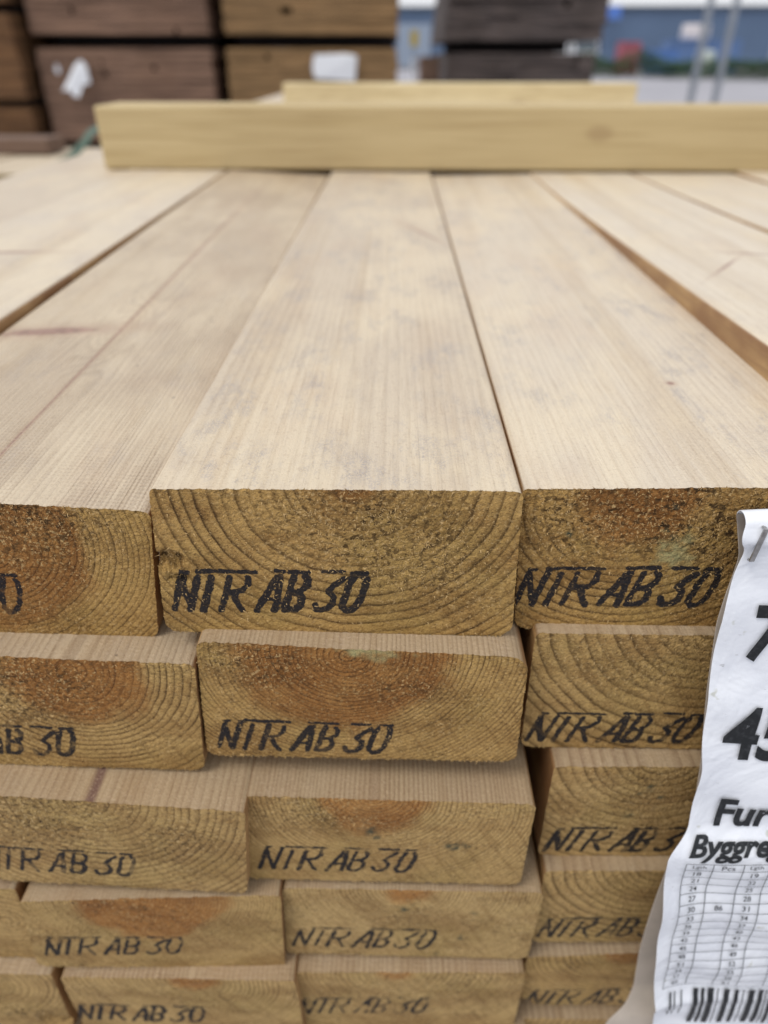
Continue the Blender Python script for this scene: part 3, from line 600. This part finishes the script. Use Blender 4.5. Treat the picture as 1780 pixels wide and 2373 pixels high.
# --- second layer
make_board('timber_board', 'second layer board with reddish heart, board behind its stamp half hidden', -.0822, -.0058, rz(1, -.0020), -.69, 1.05, co_px([(0, 0), (-10, -6), (11, 5), (0, 0)], *S2), (12, 18), 2.0, 21, (-.2, 5.6, .62, 1.0), .36,
           rad=(2, 2, 3, 3), torn=[(-8, 10, 26, .8)], seed=9, mould=.2, grey=.15, slivers=600, ribs=.2, **HI)
make_board('timber_board', 'second layer board with fine rings around a pith and orange heart', .0053, -.0061, rz(1, .0030), -.74, .79, co_px([(-5, 0), (0, -11), (-10, 11), (16, 2)], *S2), (-4, 20.5), 1.25, 29, (1.7, 3.9, .6), .22,
           rad=(2.5, 5.5, 3, 3), torn=[(-28, 14, 14, 1), (8, 10, 16, .5)], seed=10, mould=.2, grey=.1, inkmin=.85, slivers=900, ribs=.2, bleach=[(2, 21, 9, 3)], **HI)
make_board('timber_board', 'second layer board with widely spaced curved rings beside the plastic tag', .0946, .0019, rz(1, .0005), -.23, -.27, co_px([(3, 2), (0, 0), (0, 0), (-4, -2)], *S2), (4, 31), 3.7, 0, (1.8, 2.8, .6), .42,
           rad=(2, 2, 3, 3.2), torn=[(-14, 12, 22, .5)], seed=11, mould=.2, grey=.1, slivers=500, ribs=.3, **HI)
# --- third layer
make_board('timber_board', 'third layer board with dark pith streak on top, faint stamp', -.0721, -.0166, rz(2, -.0016), -1.9, 1.10, co_px([(0, 0), (-11, -6), (13, 4), (0, 0)], *S3), (-1, 21.5), 2.4, 0, (1.4, 7.0, .55), .62,
           rad=(2, 1.6, 2.2, 3), torn=[(-20, 12, 28, .9), (22, 6, 14, .7)], seed=12, mould=.1, grey=.0, hardpith=1, slivers=600, inkmin=.5, ribs=.15)
make_board('timber_board', 'third layer board with thin pith line on top and green mould spots', .0124, -.0130, rz(2, -.0035), -.24, .68, co_px([(-10, -5), (2, -7), (0, 6), (9, 4)], *S3), (-3, 23), 1.3, 17, (3.0, 7.0, .52), .55,
           rad=(2, 2.5, 3, 2.5), torn=[(-25, 14, 16, .6)], stains=[(-5, 6, 2.2), (20, -1, 2.6), (24, -.5, 1.6), (-3, 2.6, 1.2)], seed=13, mould=.1, grey=.0, hardpith=.8, slivers=250, ribs=.2)
make_board('timber_board', 'third layer board with bold curved rings and black specks beside the tag', .1043, -.0042, rz(2, 0), .45, -.18, co_px([(2, 1), (0, 0), (0, 0), (-2, -2)], *S3), (-10, 29), 3.1, 0, (2.2, 2.8, .62), .62,
           rad=(2, 2, 3, 3), stains=[(-13, 13, 1.6), (-9, 8, 1.2), (-17, -1, 1.6), (-16, 10, .8)], seed=14, mould=.1, grey=.05, slivers=250, ribs=.2)
# --- fourth layer
make_board('timber_board', 'fourth layer board with orange heart patch and fine rings', -.0646, -.0184, rz(3, -.0040), 1.54, 1.08, co_px([(-19, -7), (-1, 6), (9, -5), (13, 2)], *S4), (1, 21), 1.05, 25, (3.0, 9.2, .5, .95), .6,
           rad=(2.5, 2, 2.5, 3), seed=15, mould=.1, grey=.0, slivers=200, ribs=.2)
make_board('timber_board', 'fourth layer board with pale plain end and three dark spots', .0203, -.0141, rz(3, -.0036), -.04, .49, co_px([(-9, -5), (3, -3), (4, 2), (2, 3)], *S4), (-4, 22), 1.2, 8, (2.2, 6.6, .48), .8,
           rad=(2, 2.5, 3, 2.5), stains=[(-2, 9.5, 1.5), (21, 8, 1.2), (18, -8, 1.7), (10, -20, 1.2)], seed=17, mould=.1, grey=.0, slivers=120, ribs=.2, inkmin=.3)
make_board('timber_board', 'fourth layer board with smooth curved rings beside the tag, no spots', .1066, -.0090, rz(3, -.0003), .97, -.26, co_px([(3, 1), (0, 0), (0, 0), (-4, -1)], *S4), (-5, 27), 3.0, 0, (2.0, 3.9, .52), .6,
           rad=(2, 2, 3, 3), seed=18, mould=.1, grey=.05, slivers=120, ribs=.2)
make_board('timber_board', 'fourth layer board at the open edge with upright rings', -.152, -.0165, rz(3, -.0035), .5, .9, ((0, 0), (2, 0), (0, 0), (0, 0)), (36, 4), 2.3, 0, None, .6, seed=19, mould=.1, grey=.05, slivers=120)
# --- fifth layer
make_board('timber_board', 'fifth layer board with broad pale rings and heavy black stamp', -.0605, -.0220, rz(4, -.0033), -.51, -.33, co_px([(-9, -4), (9, 0), (4, 0), (-4, 0)], *S5), (4, 21), 1.7, 9, (.6, 10.6, .62, .96), .68,
           rad=(2.5, 2, 3, 3), seed=20, mould=.1, grey=.0, slivers=150, inkmin=.8)
make_board('timber_board', 'fifth layer board with grainy end and faded grey stamp', .0210, -.0181, rz(4, -.0046), .97, .05, co_px([(-14, -2), (14, -3), (14, 0), (-14, 0)], *S5), (-3, 22), 1.8, 6, (1.2, 12.4, .46), .7,
           rad=(2, 2.5, 3, 2.5), seed=21, mould=.1, grey=.0, slivers=250, torn=[(-10, 4, 30, .4)], inkmin=.1)
make_board('timber_board', 'fifth layer board with chipped lower corner beside the tag', .1064, -.0114, rz(4, -.0011), 1.37, -.40, co_px([(5, -11), (0, 0), (0, 0), (-5, 11)], *S5), (-8, 26), 2.0, 12, (2.6, 4.0, .5), .5,
           rad=(2, 2, 3, 6), chips=[(-42, -19, 5, 5, 3.5)], seed=22, mould=.1, grey=.05, slivers=150)
make_board('timber_board', 'fifth layer board at the open edge with a pink splinter across it', -.150, -.0215, rz(4, -.0040), .3, .6, ((0, 0), (2, 0), (0, 0), (0, 0)), (20, 15), 1.9, 0, None, .62, seed=23, mould=.1, grey=.05, slivers=200, torn=[(30, -8, 16, .8)], chips=[(38, -14, 7, 5, 2.5)])
# --- sixth layer
for i, (x, yv, lab) in enumerate(((-.149, -.024, 'sixth layer board at the open edge of the stack'), (-.0585, -.0255, 'sixth layer board below the one with the heavy black stamp'), (.024, -.022, 'sixth layer board below the one with the faded stamp'), (.1085, -.014, 'sixth layer board below the one with the chipped corner'))):
    make_board('timber_board', lab, x, yv, rz(5, -.0048), .3, .1, pith=(-4 + 6 * i, 22 - 3 * i), ring=1.6 + .3 * i, heart=8, tone=.6, seed=30 + i, mould=.1, grey=.0, slivers=60, nu=100, nv=50)
# --- rest of the stack: boards that only show from the side
lo = make_board('timber_board', 'plain board inside the stack under the top layer', -.2, .0, rz(1, -.003), 0, 0, pith=(3, 24), ring=2.1, heart=10, tone=.5, seed=40, mould=.1, grey=.1, slivers=0, fringe=.2, nu=40, nv=26, group='boards inside the stack')
lo.location = (-.1695, -.004, rz(1, -.0035))
spots = [(-.257, 1)] + [(x, r) for r in range(2, 6) for x in ((-.163, -.250) if r == 2 else (-.239,))] + [(x, r) for r in range(1, 6) for x in (.186 + .006 * r, .273 + .006 * r, .36 + .006 * r)] + [(-.24 + .0868 * k, 6) for k in range(8)]
for i, (x, r) in enumerate(spots):
    o = lo.copy(); C.objects.link(o); o.location = (x, -.004 * r + .003 * math.sin(i * 2.3), rz(r, -.0048 if r != 1 else -.003))
# lower pack that carries the stack
t = empty('timber_pack', (.08, 0, GZ + .05)); tag(t, 'lower timber pack under the stack of stamped boards', 'timber pack')
b = MB(); hz = .692 / 15
for r in range(15):
    for c in range(9): b.box(-.38 + c * .0872, -.295 + c * .0872, rng.uniform(-.025, .005), 3.0, r * hz, (r + 1) * hz - .001)
p = b.build('plank_layers', M_PALE, t); p['kind'] = 'stuff'
for yy in (.3, 1.5, 2.6): MB().box(-.36, .38, yy, yy + .09, -.048, -.002).build('bearer', M_DARKGAP, t)

# ---------------------------------------------------------------- cross planks lying on the stack
o = MB().box(-.24, .62, 0, .062, 0, .0475).build('cross_plank', M_PLANK, bevel=.0018); o.location = (0, .528, .0018); o.rotation_euler = (0, 0, R(-.9)); tag(o, 'long fresh yellow plank laid across the top layer of boards', 'plank')
o = MB().box(-.2795, .2795, 0, .05, 0, .0475).build('cross_plank', M_PLANK2, bevel=.0018); o.location = (.1125, 1.15, .0018); o.rotation_euler = (0, 0, R(.4)); tag(o, 'shorter yellow plank laid across the boards behind the long one', 'plank')

# ---------------------------------------------------------------- white plastic tag with print
FR = np.array([(.0930, -.0035, -.0060), (.0917, -.0058, -.0085), (.0946, -.0045, -.0125), (.0938, -.005, -.0201), (.0933, -.006, -.0272), (.0934, -.007, -.0349), (.0938, -.010, -.0506), (.0955, -.014, -.0697), (.0969, -.015, -.0778), (.0967, -.019, -.0985), (.0908, -.024, -.1036), (.0927, -.028, -.1258), (.0958, -.031, -.155), (.1014, -.033, -.1856), (.1035, -.034, -.2)])
BK = np.array([(.0930, .0015, -.0060), (.0948, .0030, -.0097), (.0981, .0035, -.0196), (.0979, .0032, -.0264), (.0971, .002, -.0304), (.0962, 0, -.038), (.0978, -.004, -.0589), (.0999, -.009, -.081), (.1010, -.013, -.104), (.0952, -.018, -.1134), (.0953, -.019, -.134), (.0965, -.02, -.1657), (.0985, -.0205, -.188), (.0955, -.024, -.1935), (.0895, -.027, -.198), (.088, -.028, -.206)])
def smooth_interp(z, T, k):
    zz = -np.asarray(z, float); e = .0016
    return sum(np.interp(zz + o_, -T[:, 2], T[:, k]) for o_ in (-e, -e / 2, 0, e / 2, e)) / 5
TW = .118
def tag_y(u, z):       # u: distance from the left edge
    u = np.asarray(u, float); z = np.asarray(z, float)
    y = smooth_interp(z, FR, 1)
    low = np.clip((-z - .09) / .03, 0, 1)
    y = y + (.0008 + .0028 * low) * (1 - np.exp(-u / .006)) - .0016 * np.sin(np.clip(u / .05, 0, 2) * math.pi) * (1 - low * .5)
    y = y + .0003 * np.sin(u * 210 + z * 160) * low + .0005 * np.sin(z * 260 + u * 60)
    fold = np.exp(-((z + .1745) / .0022) ** 2); y = y - .0012 * fold * np.exp(-u / .03)     # crease through the bar code
    return y
def tag_pt(x, z, off=0.0):
    xl = smooth_interp(z, FR, 0); u = np.maximum(x - xl, 0); fy = lambda q_: tag_y(np.maximum(x - smooth_interp(q_, FR, 0), 0), q_); sl_ = (fy(z + .0004) - fy(z - .0004)) / .0008; q = np.sqrt(1 + sl_ ** 2)      # offset along the sheet normal
    return np.stack([np.asarray(x, float) + 0 * z, tag_y(u, z) - off / q, np.asarray(z, float) + 0 * x + off * sl_ / q], -1)
def tag_material():
    s = SN('tag_plastic'); co = s.coord(); n = s.noise(co, 60, 3); n2 = s.noise(co, 700, 2); n3 = s.noise(s.coord((1, 1, 2.6)), 320, 3, .6)
    col = s.mix(s.smooth(n, .35, .7), (.80, .83, .88), (.73, .76, .82))
    col = s.mix(s.math('MULTIPLY', s.smooth(n3, .66, .73), s.smooth(n, .45, .6, 0, .6)), col, (.25, .25, .24))
    col = s.mix(s.math('MULTIPLY', s.smooth(s.noise(co, 150, 3), .67, .74), .5), col, (.36, .36, .22))
    s.bump(s.math('ADD', s.math('MULTIPLY', n2, .25), s.math('MULTIPLY', s.noise(co, 38, 4, .55, .6), 6)), .0006, .7); s.b.inputs['Subsurface Weight'].default_value = .12; s.b.inputs['Subsurface Radius'].default_value = (.003, .003, .003)
    return s.fin(col, .42, .45)
M_TAG = tag_material()
tg = empty('plastic_tag', (.15, -.01, -.03)); tag(tg, 'white printed plastic tag stapled to a board end and hanging down', 'tag')
def tag_child(name, V, F, mat, smooth=True):
    o = mesh_obj(name, [Vector(v) - tg.location for v in V], F, mat, tg, smooth); return o
nu_, nv_ = 60, 380
zf = np.linspace(-.0060, -.2, nv_)
V = []; F = []
def sheet(fn, zz):
    base = len(V)
    for z in zz:
        for i in range(nu_ + 1): V.append(fn(i / nu_, z))
    for j in range(len(zz) - 1):
        for i in range(nu_): a = base + j * (nu_ + 1) + i; F.append((a, a + 1, a + nu_ + 2, a + nu_ + 1))
uu = np.linspace(0, 1, nu_ + 1) ** 1.5
def front(ui, z):
    xl = float(smooth_interp(z, FR, 0)); u = ui ** 1.5 * TW; return (xl + u, float(tag_y(u, z)), z)
def back(ui, z):
    xl = float(smooth_interp(z, BK, 0)); u = ui ** 1.5 * TW; return (xl + u, float(smooth_interp(z, BK, 1)) + .0006 * math.sin(u * 90 + z * 70), z)
sheet(front, zf)
nf_ = len(V)
zb_ = np.linspace(-.0060, -.205, nv_); sheet(back, zb_)
# rolled fold over the top
arc = 8; rows = [[k for k in range(nu_ + 1)]]
for j in range(1, arc):
    t_ = j / arc; row = []
    for i in range(nu_ + 1):
        a = Vector(V[i]); c = Vector(V[nf_ + i]); q = a.lerp(c, .5 - .5 * math.cos(math.pi * t_)); q.z += .0020 * math.sin(math.pi * t_) + .0012 * min(1, i / 25) * math.sin(math.pi * t_); row.append(len(V)); V.append(tuple(q))
    rows.append(row)
rows.append([nf_ + i for i in range(nu_ + 1)])
for r0, r1 in zip(rows[:-1], rows[1:]):
    for i in range(nu_): F.append((r0[i + 1], r0[i], r1[i], r1[i + 1]))
sh_ = tag_child('sheet', V, F, M_TAG)
sh_.data.materials.append(plain('tag_back_bounce_tint', (.50, .44, .375), .5, .4, var=.2, scale=60)); nfq = (nv_ - 1) * nu_  # back layer: shade and warm bounce off the wood put into its beige colour
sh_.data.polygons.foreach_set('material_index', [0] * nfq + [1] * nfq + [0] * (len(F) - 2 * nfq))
sm = sh_.modifiers.new('thickness', 'SOLIDIFY'); sm.thickness = .00018; sm.offset = 1
# torn corner of the back layer at the foot
# print
def ink_mat():
    s = SN('black_print'); n = s.noise(s.coord(), 900, 3); col = s.mix(s.smooth(n, .45, .75, 0, .6), (.008, .010, .012), (.05, .055, .06)); return s.fin(col, .5, .4)
M_INK = ink_mat()
SL = .072
def ax(a, z): return a + SL * (-.107 - z)
def print_text(txt, a0, a1, z0, z1, bold=.0, shear=0.0, name='print'):
    cu_ = bpy.data.curves.new('txt', 'FONT'); cu_.body = txt; cu_.offset = bold; cu_.resolution_u = 4; cu_.shear = shear
    ob = bpy.data.objects.new('txt', cu_); C.objects.link(ob); bpy.context.view_layer.update()
    dg = bpy.context.evaluated_depsgraph_get(); me = bpy.data.meshes.new_from_object(ob.evaluated_get(dg)); bpy.data.objects.remove(ob); bpy.data.curves.remove(cu_)
    bm = bmesh.new(); bm.from_mesh(me); bpy.data.meshes.remove(me)
    xs = [v.co.x for v in bm.verts]; ys_ = [v.co.y for v in bm.verts]; x0, x1, y0, y1 = min(xs), max(xs), min(ys_), max(ys_)
    k = (z1 - z0) / (y1 - y0); kx = (a1 - a0) / (x1 - x0) if a1 else k
    for v in bm.verts:
        v.co = Vector((a0 + (v.co.x - x0) * kx, 0, z0 + (v.co.y - y0) * k))
    for ax_, lo_, hi_ in ((0, a0, a0 + (x1 - x0) * kx), (2, z0, z1)):
        step = .003 if ax_ == 0 else .0008; n = int((hi_ - lo_) / step)
        for i in range(1, n + 1):
            no = (1, 0, 0) if ax_ == 0 else (0, 0, 1); pc = (lo_ + i * step, 0, 0) if ax_ == 0 else (0, 0, lo_ + i * step)
            bmesh.ops.bisect_plane(bm, geom=bm.verts[:] + bm.edges[:] + bm.faces[:], plane_co=pc, plane_no=no)
    VV = [tag_pt(np.array(ax(v.co.x, v.co.z)), np.array(v.co.z), .0007) for v in bm.verts]; bm.verts.index_update()
    FF = [tuple(v.index for v in f.verts) for f in bm.faces]; bm.free()
    return tag_child(name, VV, FF, M_INK, False)
def strips(lst, name, n=18):
    """(a0,z0,a1,z1,half-width across) ribbons that follow the sheet"""
    VV = []; FF = []
    for (a0, z0, a1, z1, hw) in lst:
        dx, dz = a1 - a0, z1 - z0; l_ = math.hypot(dx, dz); nx, nz = -dz / l_ * hw, dx / l_ * hw; k = len(VV); m_ = max(3, int(l_ / .0015))
        for i in range(m_ + 1):
            t_ = i / m_; a = a0 + dx * t_; z = z0 + dz * t_
            for sg in (-1, 1): VV.append(tag_pt(np.array(ax(a + nx * sg, z + nz * sg)), np.array(z + nz * sg), .00065))
        for i in range(m_): FF.append((k + 2 * i, k + 2 * i + 1, k + 2 * i + 3, k + 2 * i + 2))
    return tag_child(name, VV, FF, M_INK, False)
print_text('7', .1058, .1145, -.0432, -.0268, .03, .12)
print_text('45', .1030, .1200, -.0733, -.0558, .03, .10)
print_text('Fur', .1040, .1200, -.0970, -.0864, .03, .12)
print_text('Byggreg', .0966, .1243, -.1056, -.0992, .031, .45)
cols = [.0964, .1041, .1126, .12, .1285, .136, .1445, .152]; ht, hb_ = -.1062, -.1093; rowh = .00378
lines = [(cols[0], ht, cols[-1], ht - .0006, .00008), (cols[0], hb_, cols[-1], hb_ - .0004, .00008)] + [(cols[0], hb_ - rowh * (i + 1), cols[-1], hb_ - rowh * (i + 1) - .0004, .00008) for i in range(15)]
lines += [(c, ht, c, hb_ - rowh * 15, .00009) for c in cols]
lines = [(a, b_, c, d_, w_ * 1.3) for a, b_, c, d_, w_ in lines]
strips(lines, 'table_lines')
for c, tx in ((0, 'Lgth'), (1, 'Pcs'), (2, 'Lgth')):
    m_ = (cols[c] + cols[c + 1]) / 2; print_text(tx, m_ - .0019, m_ + .0019, hb_ + .0006, ht - .0007, .006)
for c, st in ((0, 18), (2, 19), (4, 20)):
    for i in range(15):
        m_ = (cols[c] + cols[c + 1]) / 2; z_ = hb_ - rowh * (i + 1) + .0009; print_text(str(st + 3 * i), m_ - .0011, m_ + .0011, z_, z_ + .0019, .008)
print_text('86', .1084 - .0012, .1084 + .0012, hb_ - rowh * 5 + .0009, hb_ - rowh * 5 + .0028, .008)
k_ = .0000292; bars = []
for (zx, wd) in ((320, 22), (375, 14), (455, 14), (600, 55), (690, 36), (765, 66), (870, 12), (945, 58), (1060, 44), (1150, 12), (1215, 64), (1325, 48), (1400, 14), (1450, 40), (1540, 60), (1650, 14), (1700, 40), (1790, 50)):
    a = .1072 + (zx + wd / 2 - 600) * k_; dn = -.1845 if zx > 500 else -.1765
    bars.append((a, -.1688, a, dn - .004, wd * k_ / 2))
strips(bars, 'bar_code')
# staple
def staple():
    p0 = tag_pt(np.array(.0966), np.array(-.0062), .0016); p1 = tag_pt(np.array(.0958), np.array(-.0140), .0016); V = []; F = []
    path = [Vector(p0) + Vector((.0006, .0045, -.0006)), Vector(p0), Vector(p1), Vector(p1) + Vector((.0014, .0045, -.0022))]
    n = len(path)
    for k, q in enumerate(path):
        a_ = (path[min(k + 1, n - 1)] - path[max(0, k - 1)]).normalized(); sd = a_.cross(Vector((0, 1, .2))).normalized() * .00055; nn = a_.cross(sd).normalized() * .00028
        V += [q - sd - nn, q + sd - nn, q + sd + nn, q - sd + nn]
    for k in range(n - 1):
        for j in range(4): F.append((4 * k + j, 4 * k + (j + 1) % 4, 4 * k + 4 + (j + 1) % 4, 4 * k + 4 + j))
    F += [(3, 2, 1, 0), (4 * n - 4, 4 * n - 3, 4 * n - 2, 4 * n - 1)]
    o = mesh_obj('staple', V, F, M_STEEL); bv = o.modifiers.new('bevel', 'BEVEL'); bv.width = .00012; bv.segments = 2; tag(o, 'steel staple driven through the fold of the white plastic tag', 'staple')
staple()
